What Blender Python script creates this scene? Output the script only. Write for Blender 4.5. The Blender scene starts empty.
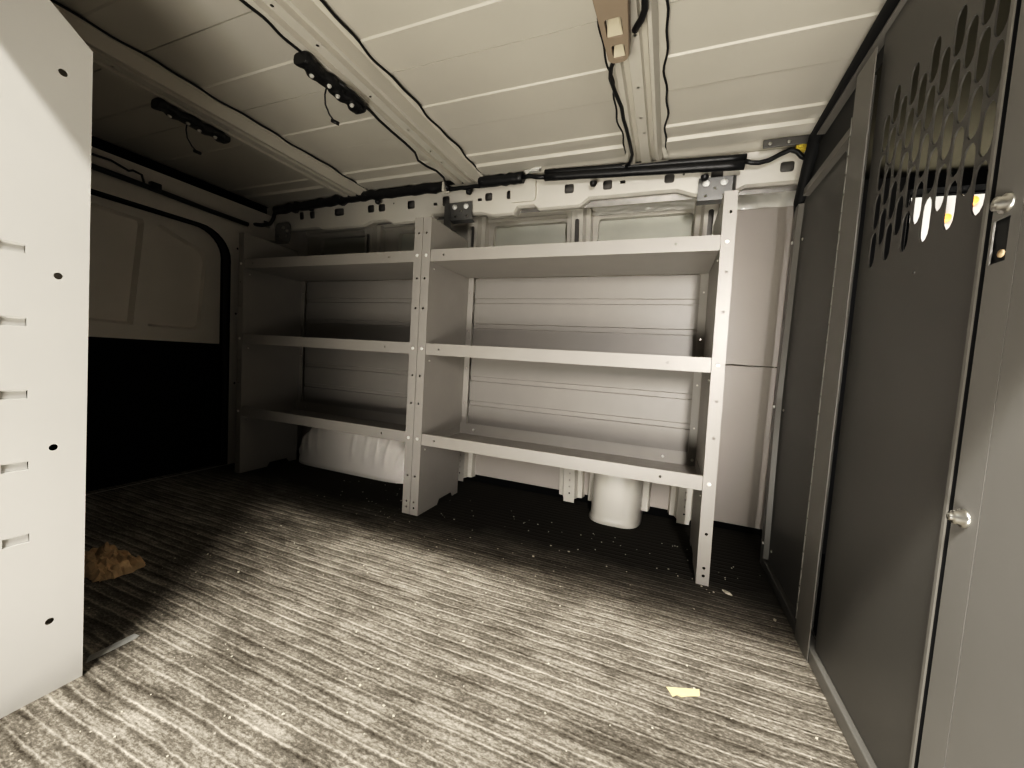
import bpy, bmesh, math, random
from mathutils import Vector, Matrix, noise

random.seed(7)
S = bpy.context.scene
COL = S.collection
PI = math.pi

# ------------------------------------------------------------------ materials
def mat(name, color, rough=.5, metal=0., spec=.5, var=.06, vscale=6., bump=0., bscale=200., coat=0.):
    m = bpy.data.materials.new(name); m.use_nodes = True
    nt = m.node_tree; b = nt.nodes['Principled BSDF']
    b.inputs['Roughness'].default_value = rough
    b.inputs['Metallic'].default_value = metal
    b.inputs['Specular IOR Level'].default_value = spec
    b.inputs['Coat Weight'].default_value = coat
    tc = nt.nodes.new('ShaderNodeTexCoord')
    n = nt.nodes.new('ShaderNodeTexNoise'); n.inputs['Scale'].default_value = vscale
    n.inputs['Detail'].default_value = 6
    r = nt.nodes.new('ShaderNodeValToRGB')
    c = Vector(color)
    lo = [max(0, x*(1-var)) for x in c]; hi = [min(1, x*(1+var)) for x in c]
    r.color_ramp.elements[0].color = (*lo, 1); r.color_ramp.elements[0].position = .3
    r.color_ramp.elements[1].color = (*hi, 1); r.color_ramp.elements[1].position = .7
    nt.links.new(tc.outputs['Object'], n.inputs['Vector'])
    nt.links.new(n.outputs['Fac'], r.inputs['Fac'])
    nt.links.new(r.outputs['Color'], b.inputs['Base Color'])
    if bump:
        n2 = nt.nodes.new('ShaderNodeTexNoise'); n2.inputs['Scale'].default_value = bscale
        bp = nt.nodes.new('ShaderNodeBump'); bp.inputs['Strength'].default_value = bump
        bp.inputs['Distance'].default_value = .002
        nt.links.new(tc.outputs['Object'], n2.inputs['Vector'])
        nt.links.new(n2.outputs['Fac'], bp.inputs['Height'])
        nt.links.new(bp.outputs['Normal'], b.inputs['Normal'])
    return m

M = {}
M['body'] = mat('body_white_paint', (.66, .63, .565), .32, spec=.5, var=.03)
M['roofp'] = mat('roof_white_paint', (.64, .61, .54), .38, var=.03, vscale=3)
M['liner'] = mat('liner_board', (.47, .43, .39), .5, var=.04, vscale=3)
M['skin'] = mat('outer_skin_primer', (.62, .62, .54), .5, var=.05)
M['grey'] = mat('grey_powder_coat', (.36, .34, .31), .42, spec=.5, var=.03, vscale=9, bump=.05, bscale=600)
M['greyb'] = mat('grey_coat_shaded', (.285, .268, .245), .45, spec=.4, var=.03, vscale=9, bump=.05, bscale=600)  # same grey as the lips, darkened to put in the shade behind them
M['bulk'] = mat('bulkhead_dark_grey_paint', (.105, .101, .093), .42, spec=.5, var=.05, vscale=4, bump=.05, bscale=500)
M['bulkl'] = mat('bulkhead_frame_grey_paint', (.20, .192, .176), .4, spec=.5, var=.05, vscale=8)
M['arch'] = mat('body_white_light_boost', (.86, .82, .76), .35, var=.03)  # body white made lighter to make up for weak light at the rear
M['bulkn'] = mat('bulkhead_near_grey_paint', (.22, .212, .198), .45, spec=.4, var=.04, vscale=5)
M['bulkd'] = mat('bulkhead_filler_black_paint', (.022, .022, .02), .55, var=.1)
M['cab'] = mat('cabinet_grey_paint', (.70, .685, .65), .45, spec=.4, var=.02, vscale=5, bump=.05, bscale=600)
M['black'] = mat('black_plastic', (.012, .012, .012), .42, var=.1)
M['rubber'] = mat('black_rubber', (.010, .010, .010), .7, var=.1)
M['zinc'] = mat('zinc_plated_steel', (.75, .74, .70), .3, metal=1., var=.05, vscale=40)
M['screw'] = mat('bright_screw', (.85, .84, .80), .45, metal=0., var=.03)
M['darkst'] = mat('dark_steel_bracket', (.17, .168, .16), .4, metal=.3, var=.1, vscale=20)
M['beige'] = mat('beige_plastic', (.33, .265, .20), .5, var=.04)
M['lens'] = mat('cream_lamp_lens', (.58, .52, .40), .3, var=.04)
M['kraft'] = mat('brown_kraft_paper', (.70, .52, .32), .8, var=.25, vscale=25)
M['yellow'] = mat('pale_yellow_paper', (.80, .68, .38), .8, var=.05, vscale=60)
M['tape'] = mat('grey_tape', (.46, .46, .44), .5, var=.3, vscale=40)
M['chip'] = mat('pale_crumbs', (.62, .58, .48), .9, var=.3, vscale=90)
M['film'] = mat('white_crinkled_film', (.78, .76, .70), .18, var=.05, bump=1., bscale=30)
M['head'] = mat('headliner_fabric', (.095, .085, .052), .9, var=.04)
M['hollow'] = mat('rail_hollow_steel', (.20, .19, .175), .35, metal=.3, var=.2, vscale=20)
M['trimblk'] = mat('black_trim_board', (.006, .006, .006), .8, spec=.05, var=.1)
M['conn'] = mat('yellow_connector_plastic', (.60, .47, .07), .5, var=.1)
M['clip'] = mat('white_clip_plastic', (.55, .54, .50), .4, var=.05)
M['concrete'] = mat('garage_concrete', (.42, .40, .37), .9, var=.15, vscale=3)
M['hard'] = mat('garage_white_wall', (.8, .79, .76), .9, var=.03)

def glass_mat():
    m = bpy.data.materials.new('window_glass'); m.use_nodes = True
    nt = m.node_tree; nt.nodes.remove(nt.nodes['Principled BSDF'])
    out = nt.nodes['Material Output']
    t = nt.nodes.new('ShaderNodeBsdfTransparent'); g = nt.nodes.new('ShaderNodeBsdfGlossy')
    g.inputs['Roughness'].default_value = .02
    mx = nt.nodes.new('ShaderNodeMixShader'); fr = nt.nodes.new('ShaderNodeFresnel'); fr.inputs['IOR'].default_value = 1.45
    nt.links.new(fr.outputs[0], mx.inputs[0]); nt.links.new(t.outputs[0], mx.inputs[1]); nt.links.new(g.outputs[0], mx.inputs[2])
    nt.links.new(mx.outputs[0], out.inputs['Surface'])
    return m
M['glass'] = glass_mat()

def emit(name, col, st):
    m = bpy.data.materials.new(name); m.use_nodes = True
    b = m.node_tree.nodes['Principled BSDF']
    b.inputs['Base Color'].default_value = (*col, 1)
    b.inputs['Emission Color'].default_value = (*col, 1); b.inputs['Emission Strength'].default_value = st
    return m
M['amber'] = emit('amber_lamp_glow', (1., .45, .08), 1.1)

def floor_mat():
    m = bpy.data.materials.new('ribbed_rubber_mat'); m.use_nodes = True
    nt = m.node_tree; L = nt.links.new; N = nt.nodes.new
    b = nt.nodes['Principled BSDF']; b.inputs['Roughness'].default_value = .72; b.inputs['Specular IOR Level'].default_value = .0
    tc = N('ShaderNodeTexCoord'); sep = N('ShaderNodeSeparateXYZ'); L(tc.outputs['Object'], sep.inputs[0])
    def math_(op, a, b_=None, clamp=False):
        n = N('ShaderNodeMath'); n.operation = op; n.use_clamp = clamp
        for i, v in enumerate((a, b_)):
            if v is None: continue
            if isinstance(v, (int, float)): n.inputs[i].default_value = v
            else: L(v, n.inputs[i])
        return n.outputs[0]
    def noise_(scale, sx=1, sy=1, detail=5, rough=.6):
        mp = N('ShaderNodeMapping'); mp.inputs['Scale'].default_value = (sx, sy, 1); L(tc.outputs['Object'], mp.inputs[0])
        n = N('ShaderNodeTexNoise'); n.inputs['Scale'].default_value = scale; n.inputs['Detail'].default_value = detail
        n.inputs['Roughness'].default_value = rough; L(mp.outputs[0], n.inputs['Vector']); return n.outputs['Fac']
    def maprange(v, a, b_, c, d):
        n = N('ShaderNodeMapRange'); L(v, n.inputs[0])
        for i, q in enumerate((a, b_, c, d)): n.inputs[i+1].default_value = q
        return n.outputs[0]
    wob = math_('MULTIPLY', math_('ADD', math_('MULTIPLY', math_('SUBTRACT', noise_(2.6), .5), .022), math_('MULTIPLY', math_('SUBTRACT', noise_(30.), .5), .006)), 1.)
    y = math_('ADD', sep.outputs[1], wob)
    main = math_('SINE', math_('MULTIPLY', y, 2*PI/.0245))
    fine = noise_(1., 2.0, 150., 2)
    h = math_('ADD', math_('MULTIPLY', main, .45), math_('MULTIPLY', math_('SUBTRACT', fine, .5), 2.2))       # -1..1
    ph = math_('MULTIPLY', y, 2*PI/.0285)
    ridge = math_('POWER', math_('ADD', math_('MULTIPLY', math_('SINE', ph), .5), .5), 9.)
    groove = math_('POWER', math_('ADD', math_('MULTIPLY', math_('SINE', math_('ADD', ph, 1.3)), .5), .5), 3.)
    streak = noise_(1., 2.5, 60., 4)                 # long streaks along the ribs
    blotch = noise_(3.2, 1, 1, 6)
    grain = noise_(170., .7, 1.3, 3, .75)
    blotch2 = noise_(9., .5, 2., 4)
    scuff = noise_(16., .6, 2.2, 6, .75)
    v = math_('ADD', math_('SUBTRACT', math_('MULTIPLY', math_('MULTIPLY', ridge, blotch2), .62), math_('MULTIPLY', groove, .27)), math_('MULTIPLY', math_('SUBTRACT', streak, .5), .7))  # rib highlights and the dark beside them painted into the tone
    v = math_('ADD', v, .06)
    v = math_('ADD', v, math_('MULTIPLY', math_('SUBTRACT', grain, .5), 1.5))
    v = math_('ADD', v, math_('MULTIPLY', math_('SUBTRACT', scuff, .5), 1.7))
    v = math_('ADD', v, math_('MULTIPLY', math_('SUBTRACT', blotch, .5), .6))
    # dust by the side door; beyond it the header's shade is painted in darker
    dust_and_shade = maprange(math_('ADD', sep.outputs[1], math_('MULTIPLY', math_('SUBTRACT', blotch, .5), .3)), 1.14-1.105, 1.40-1.105, 1., .0)
    v = maprange(v, -.55, .6, 0., 1.)
    ramp = N('ShaderNodeValToRGB'); L(v, ramp.inputs[0])
    e = ramp.color_ramp.elements
    e[0].position = .0; e[0].color = (.055, .048, .039, 1)
    e[1].position = 1.; e[1].color = (.53, .485, .415, 1)
    k = ramp.color_ramp.elements.new(.45); k.color = (.165, .149, .125, 1)
    mx = N('ShaderNodeMix'); mx.data_type = 'RGBA'; L(dust_and_shade, mx.inputs['Factor'])
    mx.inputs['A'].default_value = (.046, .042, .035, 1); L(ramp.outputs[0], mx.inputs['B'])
    # specks
    vo = N('ShaderNodeTexVoronoi'); vo.inputs['Scale'].default_value = 38; L(tc.outputs['Object'], vo.inputs['Vector'])
    sp = math_('LESS_THAN', vo.outputs['Distance'], .07)
    vc = N('ShaderNodeSeparateColor'); L(vo.outputs['Color'], vc.inputs[0])
    sp = math_('MULTIPLY', sp, math_('GREATER_THAN', vc.outputs[0], .55))
    sp = math_('MULTIPLY', sp, maprange(dust_and_shade, 0, 1, .08, .8))
    mx2 = N('ShaderNodeMix'); mx2.data_type = 'RGBA'; L(sp, mx2.inputs['Factor'])
    L(mx.outputs['Result'], mx2.inputs['A']); mx2.inputs['B'].default_value = (.55, .50, .42, 1)
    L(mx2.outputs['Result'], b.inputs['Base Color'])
    bp = N('ShaderNodeBump'); bp.inputs['Distance'].default_value = .0035; bp.inputs['Strength'].default_value = .6
    hh = math_('ADD', h, math_('MULTIPLY', grain, .5)); hh = math_('ADD', math_('MULTIPLY', ridge, 1.2), math_('MULTIPLY', grain, .6)); L(hh, bp.inputs['Height']); L(bp.outputs[0], b.inputs['Normal'])
    return m
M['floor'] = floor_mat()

# ------------------------------------------------------------------ mesh helpers
class MB:
    def __init__(s): s.v = []; s.f = []; s.m = []; s.sm = []
    def add(s, vs, fs, mi=0, smooth=False):
        o = len(s.v); s.v += [tuple(p) for p in vs]
        for f in fs: s.f.append(tuple(i+o for i in f)); s.m.append(mi); s.sm.append(smooth)
    def box(s, x0, x1, y0, y1, z0, z1, mi=0):
        p = [(x, y, z) for z in (z0, z1) for y in (y0, y1) for x in (x0, x1)]
        s.add(p, [(0,2,3,1), (4,5,7,6), (0,1,5,4), (2,6,7,3), (0,4,6,2), (1,3,7,5)], mi)
    def quad(s, *p, mi=0): s.add(p, [tuple(range(len(p)))], mi)
    def strip(s, rows, mi=0, smooth=False, closed=False):
        """rows: lists of equally many points, skinned to one sheet"""
        n = len(rows[0]); vs = [p for r in rows for p in r]; fs = []
        for i in range(len(rows)-1):
            for j in range(n-1 if not closed else n):
                k = (j+1) % n
                fs.append((i*n+j, i*n+k, (i+1)*n+k, (i+1)*n+j))
        s.add(vs, fs, mi, smooth)
    def tube(s, path, r, n=8, mi=0, caps=True):
        path = [Vector(p) for p in path]; rows = []
        t0 = (path[1]-path[0]).normalized(); u = t0.orthogonal().normalized()
        for i, p in enumerate(path):
            a = path[max(0, i-1)]; b = path[min(len(path)-1, i+1)]; t = (b-a).normalized()
            u = (u - t*u.dot(t)).normalized(); w = t.cross(u)
            rr = r[i] if isinstance(r, (list, tuple)) else r
            rows.append([p + (u*math.cos(2*PI*k/n) + w*math.sin(2*PI*k/n))*rr for k in range(n)])
        s.strip(rows, mi, True, True)
        if caps:
            o = len(s.v)
            s.add(rows[0], [tuple(range(n))[::-1]], mi); s.add(rows[-1], [tuple(range(n))], mi)
    def lathe(s, base, axis, prof, n=16, mi=0, smooth=True):
        """prof: (radius, distance along axis)"""
        ax = Vector(axis).normalized(); u = ax.orthogonal().normalized(); w = ax.cross(u); base = Vector(base)
        rows = [[base + ax*h + (u*math.cos(2*PI*k/n) + w*math.sin(2*PI*k/n))*max(r, 1e-5) for k in range(n)] for r, h in prof]
        s.strip(rows, mi, smooth, True)
    def plate(s, outline, holes, place, mi=0):
        """flat sheet with holes; outline and holes are 2-D loops, place maps (a, b) to a point"""
        bm = bmesh.new(); es = []
        for lp in [outline] + holes:
            vs = [bm.verts.new((a, b, 0)) for a, b in lp]
            es += [bm.edges.new((vs[i], vs[(i+1) % len(vs)])) for i in range(len(vs))]
        bmesh.ops.triangle_fill(bm, use_beauty=True, edges=es, normal=(0, 0, 1))
        bm.verts.ensure_lookup_table(); bm.verts.index_update()
        s.add([place(v.co.x, v.co.y) for v in bm.verts], [[v.index for v in f.verts] for f in bm.faces], mi)
        bm.free()

def circ(a, b, r, n=10): return [(a+r*math.cos(2*PI*i/n), b+r*math.sin(2*PI*i/n)) for i in range(n)]
def rect(a0, a1, b0, b1): return [(a0, b0), (a1, b0), (a1, b1), (a0, b1)]
def rrect(a0, a1, b0, b1, r, n=4):
    out = []
    for cx, cy, t0 in ((a1-r, b0+r, -PI/2), (a1-r, b1-r, 0), (a0+r, b1-r, PI/2), (a0+r, b0+r, PI)):
        for i in range(n+1): t = t0 + PI/2*i/n; out.append((cx+r*math.cos(t), cy+r*math.sin(t)))
    return out
def XZ(y): return lambda a, b: (a, y, b)
def YZ(x): return lambda a, b: (x, a, b)
def XY(z): return lambda a, b: (a, b, z)

WORLD = {}
def obj(name, mb, mats, parent=None, solid=0., off=0., bevel=0., weld=True, sub=0):
    """one mesh object; origin at the middle of its base"""
    if not isinstance(mats, (list, tuple)): mats = [mats]
    xs, ys, zs = zip(*mb.v)
    base = Vector(((min(xs)+max(xs))/2, (min(ys)+max(ys))/2, min(zs)))
    me = bpy.data.meshes.new(name)
    me.from_pydata([tuple(Vector(p)-base) for p in mb.v], [], mb.f)
    for k in mats: me.materials.append(M[k])
    for p, mi, sm in zip(me.polygons, mb.m, mb.sm): p.material_index = mi; p.use_smooth = sm
    bm = bmesh.new(); bm.from_mesh(me)
    if weld: bmesh.ops.remove_doubles(bm, verts=bm.verts, dist=2e-5)
    bmesh.ops.recalc_face_normals(bm, faces=bm.faces)
    bm.to_mesh(me); bm.free()
    o = bpy.data.objects.new(name, me); COL.objects.link(o)
    pw = WORLD[parent.name] if parent else Vector((0, 0, 0))
    o.parent = parent; o.location = base - pw; WORLD[o.name] = base
    if bevel:
        m = o.modifiers.new('bevel', 'BEVEL'); m.width = bevel; m.segments = 2; m.limit_method = 'ANGLE'; m.angle_limit = math.radians(40)
    if solid:
        m = o.modifiers.new('sheet', 'SOLIDIFY'); m.thickness = solid; m.offset = off
    if sub:
        m = o.modifiers.new('sub', 'SUBSURF'); m.levels = sub; m.render_levels = sub
    return o
def thing(name, loc, label, cat, group=None):
    o = bpy.data.objects.new(name, None); COL.objects.link(o); o.location = loc; o.empty_display_size = .1
    WORLD[o.name] = Vector(loc); return tag(o, label, cat, group)
def tag(o, label, cat, group=None, kind=None):
    o['label'] = label; o['category'] = cat
    if group: o['group'] = group
    if kind: o['kind'] = kind
    return o
def struct(o, label=None):
    o['kind'] = 'structure'
    if label: o['label'] = label
    return o
def children(o): return [c for c in bpy.data.objects if c.parent == o]
def copy_tree(o, parent=None):
    kids = children(o); c = o.copy(); COL.objects.link(c); c.parent = parent
    for k in kids: copy_tree(k, c)
    return c
def screw_mb(p, axis, r=.006, h=.0035):
    mb = MB(); mb.lathe(p, axis, [(r, 0), (r, h*.4), (r*.7, h*.85), (0, h)], 10); return mb

# ------------------------------------------------------------------ van shell
XR = -2.27          # rear
XF = .40            # bulkhead plane (rear face at .375)
YW = 1.90           # far wall
HEAD = 1.262        # side door header
ROOF = 1.49

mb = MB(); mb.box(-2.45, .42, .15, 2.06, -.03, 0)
floor = struct(obj('floor', mb, 'floor'), 'grey ribbed rubber floor mat, dusty near the side door, painted-in shade beyond')

# roof skin with pressed beads running along the van
prof = [(.19, ROOF-.02)]
def bead(y0, y1, d=.0040, w=.0032):
    return [(y0-w, ROOF), (y0+.001, ROOF-d), (y1, ROOF-d), (y1+.0005, ROOF+.012), (y1+.0065, ROOF+.012), (y1+.0070, ROOF)]
for a, b in ((.287, .41), (.57, .692), (.850, .968), (1.132, 1.262)): prof += bead(a, b)
prof += bead(1.447, 1.485, .006, .005) + bead(1.530, 1.592, .010, .007)
prof += [(1.62, ROOF-.004), (1.66, ROOF-.012), (1.74, ROOF-.02), (1.95, 1.46)]
mb = MB(); mb.strip([[(x, y, z) for y, z in prof] for x in (-2.42, .42)])
ceiling = struct(obj('ceiling', mb, 'roofp', solid=.004, off=1), 'white painted bare steel van roof with pressed ribs')

# roof crossmembers: hat section, straight across, feet bending down to the side rail
def crossmember(x, w, label):
    h = w/2; zf, zl = ROOF-.009, ROOF-.048
    cs = [(-h, zf), (-h+.014, zf-.001), (-h+.024, zl), (-.032, zl), (-.028, zl+.016), (-.015, zl+.016), (-.011, zl),
          (.018, zl), (.022, zl+.016), (.034, zl+.016), (.038, zl), (h-.024, zl), (h-.014, zf-.001), (h, zf)]
    mb = MB()
    ys = [.20, .3, .6, .9, 1.2, 1.44, 1.50, 1.56, 1.615]
    dz = [0, 0, 0, 0, 0, 0, .001, .004, .008]
    taper = [1]*6 + [1., 1.05, 1.15]
    for i in range(len(cs)-1):
        a, b = cs[i], cs[i+1]
        flat = abs(a[1]-b[1]) < 1e-6 and abs(a[1]-zl) < 1e-6 and b[0]-a[0] > .02
        if flat:
            c = (a[0]+b[0])/2; holes = []
            for q in ((.52, .70, .84, .93, 1.02, 1.19, 1.31, 1.37) if c < 0 else (.47, .66, .78, .98, 1.16, 1.30, 1.385)):
                holes.append(circ(x+c+random.uniform(-.006, .006), q, .0042, 8))
            mb.plate(rect(x+a[0], x+b[0], ys[0], ys[5]), holes, XY(zl))
            rows = [[(x+a[0]*taper[k], ys[k], zl+dz[k]), (x+b[0]*taper[k], ys[k], zl+dz[k])] for k in range(5, len(ys))]
        else:
            rows = [[(x+a[0]*taper[k], ys[k], a[1]+dz[k]), (x+b[0]*taper[k], ys[k], b[1]+dz[k])] for k in range(len(ys))]
            if i == 0 or i == len(cs)-2:                # wavy flange edge
                j = 0 if i == 0 else 1; rows = []
                for k in range(61):
                    yy = .20+1.36*k/60; wv = .004*math.sin(yy*21+x*9)+.003*math.sin(yy*47)
                    e = [(x+a[0], yy, a[1]), (x+b[0], yy, b[1])]
                    e[j] = (e[j][0]+wv*(1 if i else -1), yy, e[j][2]); rows.append(e)
                rows.append([(x+a[0]*1.15, 1.615, a[1]-.012), (x+b[0]*1.15, 1.615, b[1]-.012)])
        mb.strip(rows)
    for sd in (-1, 1):                          # dark mastic squeezed out along both flange edges
        mb.tube([(x+sd*(h+.002+.004*math.sin(q*21+x*9)+.003*math.sin(q*47)), q, zf+.001) for q in [.22+1.36*k/70 for k in range(71)]], .0032, 6, 1)
    # foot plate
    mb.quad((x-h*1.15, 1.585, zl+.004), (x+h*1.15, 1.585, zl+.004), (x+h*1.2, 1.612, zl+.009), (x-h*1.2, 1.612, zl+.009))
    o = obj('roof_crossmember', mb, ['roofp', 'rubber'])
    return tag(o, label, 'roof beam', 'white roof crossmembers')
crossmember(-.899, .150, 'white roof crossmember in the middle, black cable bracket on its left edge')
crossmember(-1.547, .150, 'white steel roof crossmember nearest the rear door, deep in shadow')
crossmember(-.140, .142, 'white steel roof crossmember carrying the beige dome lamp')
# gutter strip of dark seal where the roof meets the rear header
mb = MB(); mb.box(-2.44, -2.26, .21, 1.8, 1.425, 1.48); struct(obj('trim_1', mb, 'trimblk'), 'black gap above the rear door header')

# far wall: outer skin, window-shaped upper frame, liner boards below
mb = MB(); mb.box(-2.45, .46, YW+.03, YW+.05, 0, 1.46); struct(obj('wall_far', mb, 'skin'), 'bare inner face of the van side behind the racking')
mb = MB()
wins = [(-1.50, -1.12), (-.895, -.505), (-.355, .055), (-2.10, -1.72)]
mb.plate(rect(-2.40, .46, 1.02, 1.455), [rrect(a, b, 1.10, 1.362, .018) for a, b in wins], XZ(YW))
for a, b in wins:                                          # returns of the pressed openings
    lo = rrect(a, b, 1.10, 1.362, .018); lo.append(lo[0])
    mb.strip([[(p, YW, q) for p, q in lo], [(p, YW+.028, q) for p, q in lo]])
mb.strip([[(x, YW-.012, 1.395), (x, YW-.016, 1.388), (x, YW-.010, 1.380), (x, YW, 1.377)] for x in (-2.40, .44)])
mb.strip([[(x, YW-.012, 1.395), (x, YW-.012, 1.45)] for x in (-2.40, .44)])
o = struct(obj('trim_2', mb, 'body'), 'white pressed steel frame around the blanked side windows')
def liner(name, x0, x1, z0, z1, label):
    mb = MB(); mb.box(x0, x1, YW-.004, YW+.0, z0, z1)
    return struct(obj(name, mb, 'liner', bevel=.0015), label)
liner('trim_3', -2.3, .185, .040, 1.03, 'pale liner board low on the side wall behind the racking')
liner('trim_4', .187, .50, .712, 1.362, 'upper pale liner board beside the bulkhead')
liner('trim_5', .187, .50, .030, .709, 'lower pale liner board beside the bulkhead')
mb = MB(); mb.box(-2.4, .5, YW+.004, YW+.028, 0, .04); struct(obj('baseboard_far', mb, 'trimblk'))
# crinkled film left on top of the liner board and the window frame
for nm, x0, x1, z0, z1, lab in (('protective_film', .200, .46, 1.352, 1.415, 'crinkled clear film over the liner board top beside the bulkhead'),
                                ('protective_film', -.370, .055, 1.370, 1.405, 'crinkled clear film along the window frame above the right shelving unit')):
    mb = MB(); rows = []
    for i in range(41):
        x = x0+(x1-x0)*i/40
        rows.append([(x, YW-.020+.007*noise.noise((x*30, j*1.7, z0)), z0+(z1-z0)*j/6) for j in range(7)])
    mb.strip(rows, smooth=True)
    tag(obj(nm, mb, 'film'), lab, 'plastic film')

# pillars
def pillar(x, label, w=.052, tilt=0.):
    mb = MB(); y0 = 1.832; h = w/2
    holes = [circ(x+.002, .055+.032*k, .0042, 8) for k in range(9)]
    slot = rrect(x-.010, x+.010, 1.12, 1.345, .0095, 5)
    mb.plate(rect(x-h, x+h, .012, 1.40), holes+[slot], XZ(y0))
    for s in (-1, 1):
        mb.strip([[(x+s*h, y0, z), (x+s*(h+.010), y0+.030, z), (x+s*(h+.030), y0+.034, z), (x+s*(h+.036), YW, z)] for z in (.03, 1.40)])
    mb.v = [(p[0]+tilt*(1.3-p[2]), p[1], p[2]) for p in mb.v]
    o = obj('wall_pillar', mb, 'body', solid=.0015)
    mb = MB(); mb.box(x-.018, x+.018, y0+.026, y0+.028, .95, 1.37); obj('slot_backing', mb, 'hollow', o)
    return tag(o, label, 'wall pillar', 'white wall pillars behind the racking')
pillar(-1.66, 'white slotted wall pillar above the left shelving unit')
pillar(-.985, 'white wall pillar behind the joint of the two shelving units')
pillar(-.440, 'white slotted wall pillar left of the rounded filler housing', tilt=.042)
pillar(.118, 'white slotted wall pillar at the right end of the right shelving unit')

# side rail under the roof
def zlow(x):
    pts = [(-2.4, 1.345), (-1.86, 1.345), (-1.84, 1.335), (-1.55, 1.335), (-1.50, 1.352), (-1.40, 1.352), (-1.36, 1.335), (-1.16, 1.335), (-1.12, 1.36), (-1.0, 1.352),
           (-.86, 1.35), (-.80, 1.335), (-.70, 1.335), (-.68, 1.362), (-.60, 1.362), (-.58, 1.345), (-.40, 1.345), (-.36, 1.372), (-.10, 1.372), (-.02, 1.372), (.04, 1.35),
           (.16, 1.34), (.21, 1.365), (.30, 1.365), (.44, 1.365)]
    for (a, p), (b, q) in zip(pts, pts[1:]):
        if a <= x <= b: return p+(q-p)*(x-a)/(b-a)
    return 1.345
ZX = [-2.4, -1.86, -1.84, -1.55, -1.50, -1.40, -1.36, -1.16, -1.12, -1.0, -.86, -.80, -.70, -.68, -.60, -.58, -.40, -.36, -.10, -.02, .04, .16, .21, .30, .44]
hs = []
for cx, w, hh in ((-2.27, .05, .04), (-1.985, .03, .04), (-1.905, .034, .04), (-1.71, .065, .036), (-1.495, .04, .036), (-1.425, .04, .036), (-1.245, .042, .038), (-1.045, .038, .044),
                  (-.82, .036, .034), (-.715, .032, .034), (-.445, .040, .036), (-.285, .036, .036), (-.05, .036, .032), (.115, .040, .036), (.335, .042, .034)):
    hs.append(rrect(cx-w/2, cx+w/2, 1.410-hh/2, 1.410+hh/2, .008, 3))
for cx, cz in ((-.225, 1.415), (-1.105, 1.402), (-.865, 1.402)): hs.append(rect(cx-.010, cx+.010, cz-.006, cz+.006))
for cx, cz in ((-1.35, 1.425), (.0, 1.42), (.03, 1.425), (-.60, 1.43)): hs.append(circ(cx, cz, .0045, 8))
def railface(a, b): return (a, 1.655+(1.47-b)*.12, b)
mb = MB()
low = [(x, zlow(x)) for x in ZX]
mb.plate(low + [(.44, 1.470), (-2.4, 1.470)], hs, railface)
mb.strip([[railface(x, zlow(x)), (x, 1.684, zlow(x)-.006), (x, 1.735, zlow(x)+.006), (x, 1.745, zlow(x)+.05)] for x in ZX])
mb.strip([[(x, 1.655, 1.470), (x, 1.70, 1.476)] for x in (-2.4, .44)])
rail = tag(obj('side_roof_rail', mb, 'body', solid=.002), 'long white roof rail with a row of punched holes above the shelving', 'roof rail')
mb = MB(); mb.strip([[(x, 1.715, 1.46), (x, 1.700, 1.42), (x, 1.712, 1.40), (x, 1.73, 1.352)] for x in (-2.4, .44)], smooth=True); obj('inner_channel', mb, 'hollow', rail)
for cx in (-.64,):                                           # raised pressing beside the cable clip
    mb = MB(); mb.plate(rrect(cx-.068, cx+.050, 1.372, 1.462, .015), [], lambda a, b: (a, 1.648+(1.47-b)*.12, b))
    obj('raised_boss', mb, 'body', rail, solid=.014)
# black hose and harness lying along the rail
def wob(x0, x1, y, z, n, a=.003, sd=0): return [(x0+(x1-x0)*i/n, y+a*noise.noise((i*.9, sd, 1)), z+a*noise.noise((i*.9, sd, 7))) for i in range(n+1)]
mb = MB(); mb.tube([(x, y, z-.037*(x+.535)/.73) for x, y, z in wob(-.535, .195, 1.600, 1.440, 14, .001)], .0155, 12)
o = obj('black_hose', mb, 'black'); tag(o, 'smooth black double hose along the roof rail above the right shelving unit', 'hose')
mb = MB(); mb.tube([(x, y, z-.030*(x+.535)/.73) for x, y, z in wob(-.54, .20, 1.612, 1.464, 14, .001, 3)], .012, 10); obj('upper_tube', mb, 'black', o)
o = thing('wiring_harness', (-1.6, 1.63, 1.43), 'thick taped black wiring harness along the roof rail towards the rear', 'wiring harness')
mb = MB(); mb.tube([(x, y, z-.022*max(0, (-1.5-x)/.6)) for x, y, z in wob(-2.12, -.99, 1.607, 1.452, 40, .010, 5)], [.023+.005*noise.noise((i*.8, 2, 2)) for i in range(41)], 8); obj('taped_bundle', mb, 'black', o)
mb = MB(); mb.tube(wob(-1.03, -.80, 1.612, 1.440, 10, .004, 6), .009, 8); obj('bare_loom', mb, 'black', o)
mb = MB(); mb.tube(wob(-.84, -.635, 1.607, 1.452, 10, .004, 8), .023, 10); obj('sleeve', mb, 'black', o)
mb = MB(); mb.tube([(x, y, z-.022*max(0, (-1.5-x)/.6)) for x, y, z in wob(-2.12, -.80, 1.618, 1.467, 48, .006, 9)], .010, 6); obj('upper_loom', mb, 'black', o)
for x in (-1.86, -1.62, -1.385, -1.155, -.905, -.345, -.22, .065):
    pass
mb = MB(); mb.tube([(-.64, 1.607, 1.452), (-.61, 1.606, 1.456), (-.57, 1.606, 1.446), (-.53, 1.602, 1.440)], .009, 8); obj('joining_loom', mb, 'black', o)
mb = MB(); mb.tube([(-2.11, 1.610, 1.43), (-2.135, 1.612, 1.42), (-2.150, 1.615, 1.39), (-2.17, 1.61, 1.36), (-2.195, 1.58, 1.345), (-2.245, 1.50, 1.333), (-2.255, 1.35, 1.330), (-2.258, 1.2, 1.330)], .010, 8); obj('tail', mb, 'black', o)
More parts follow.
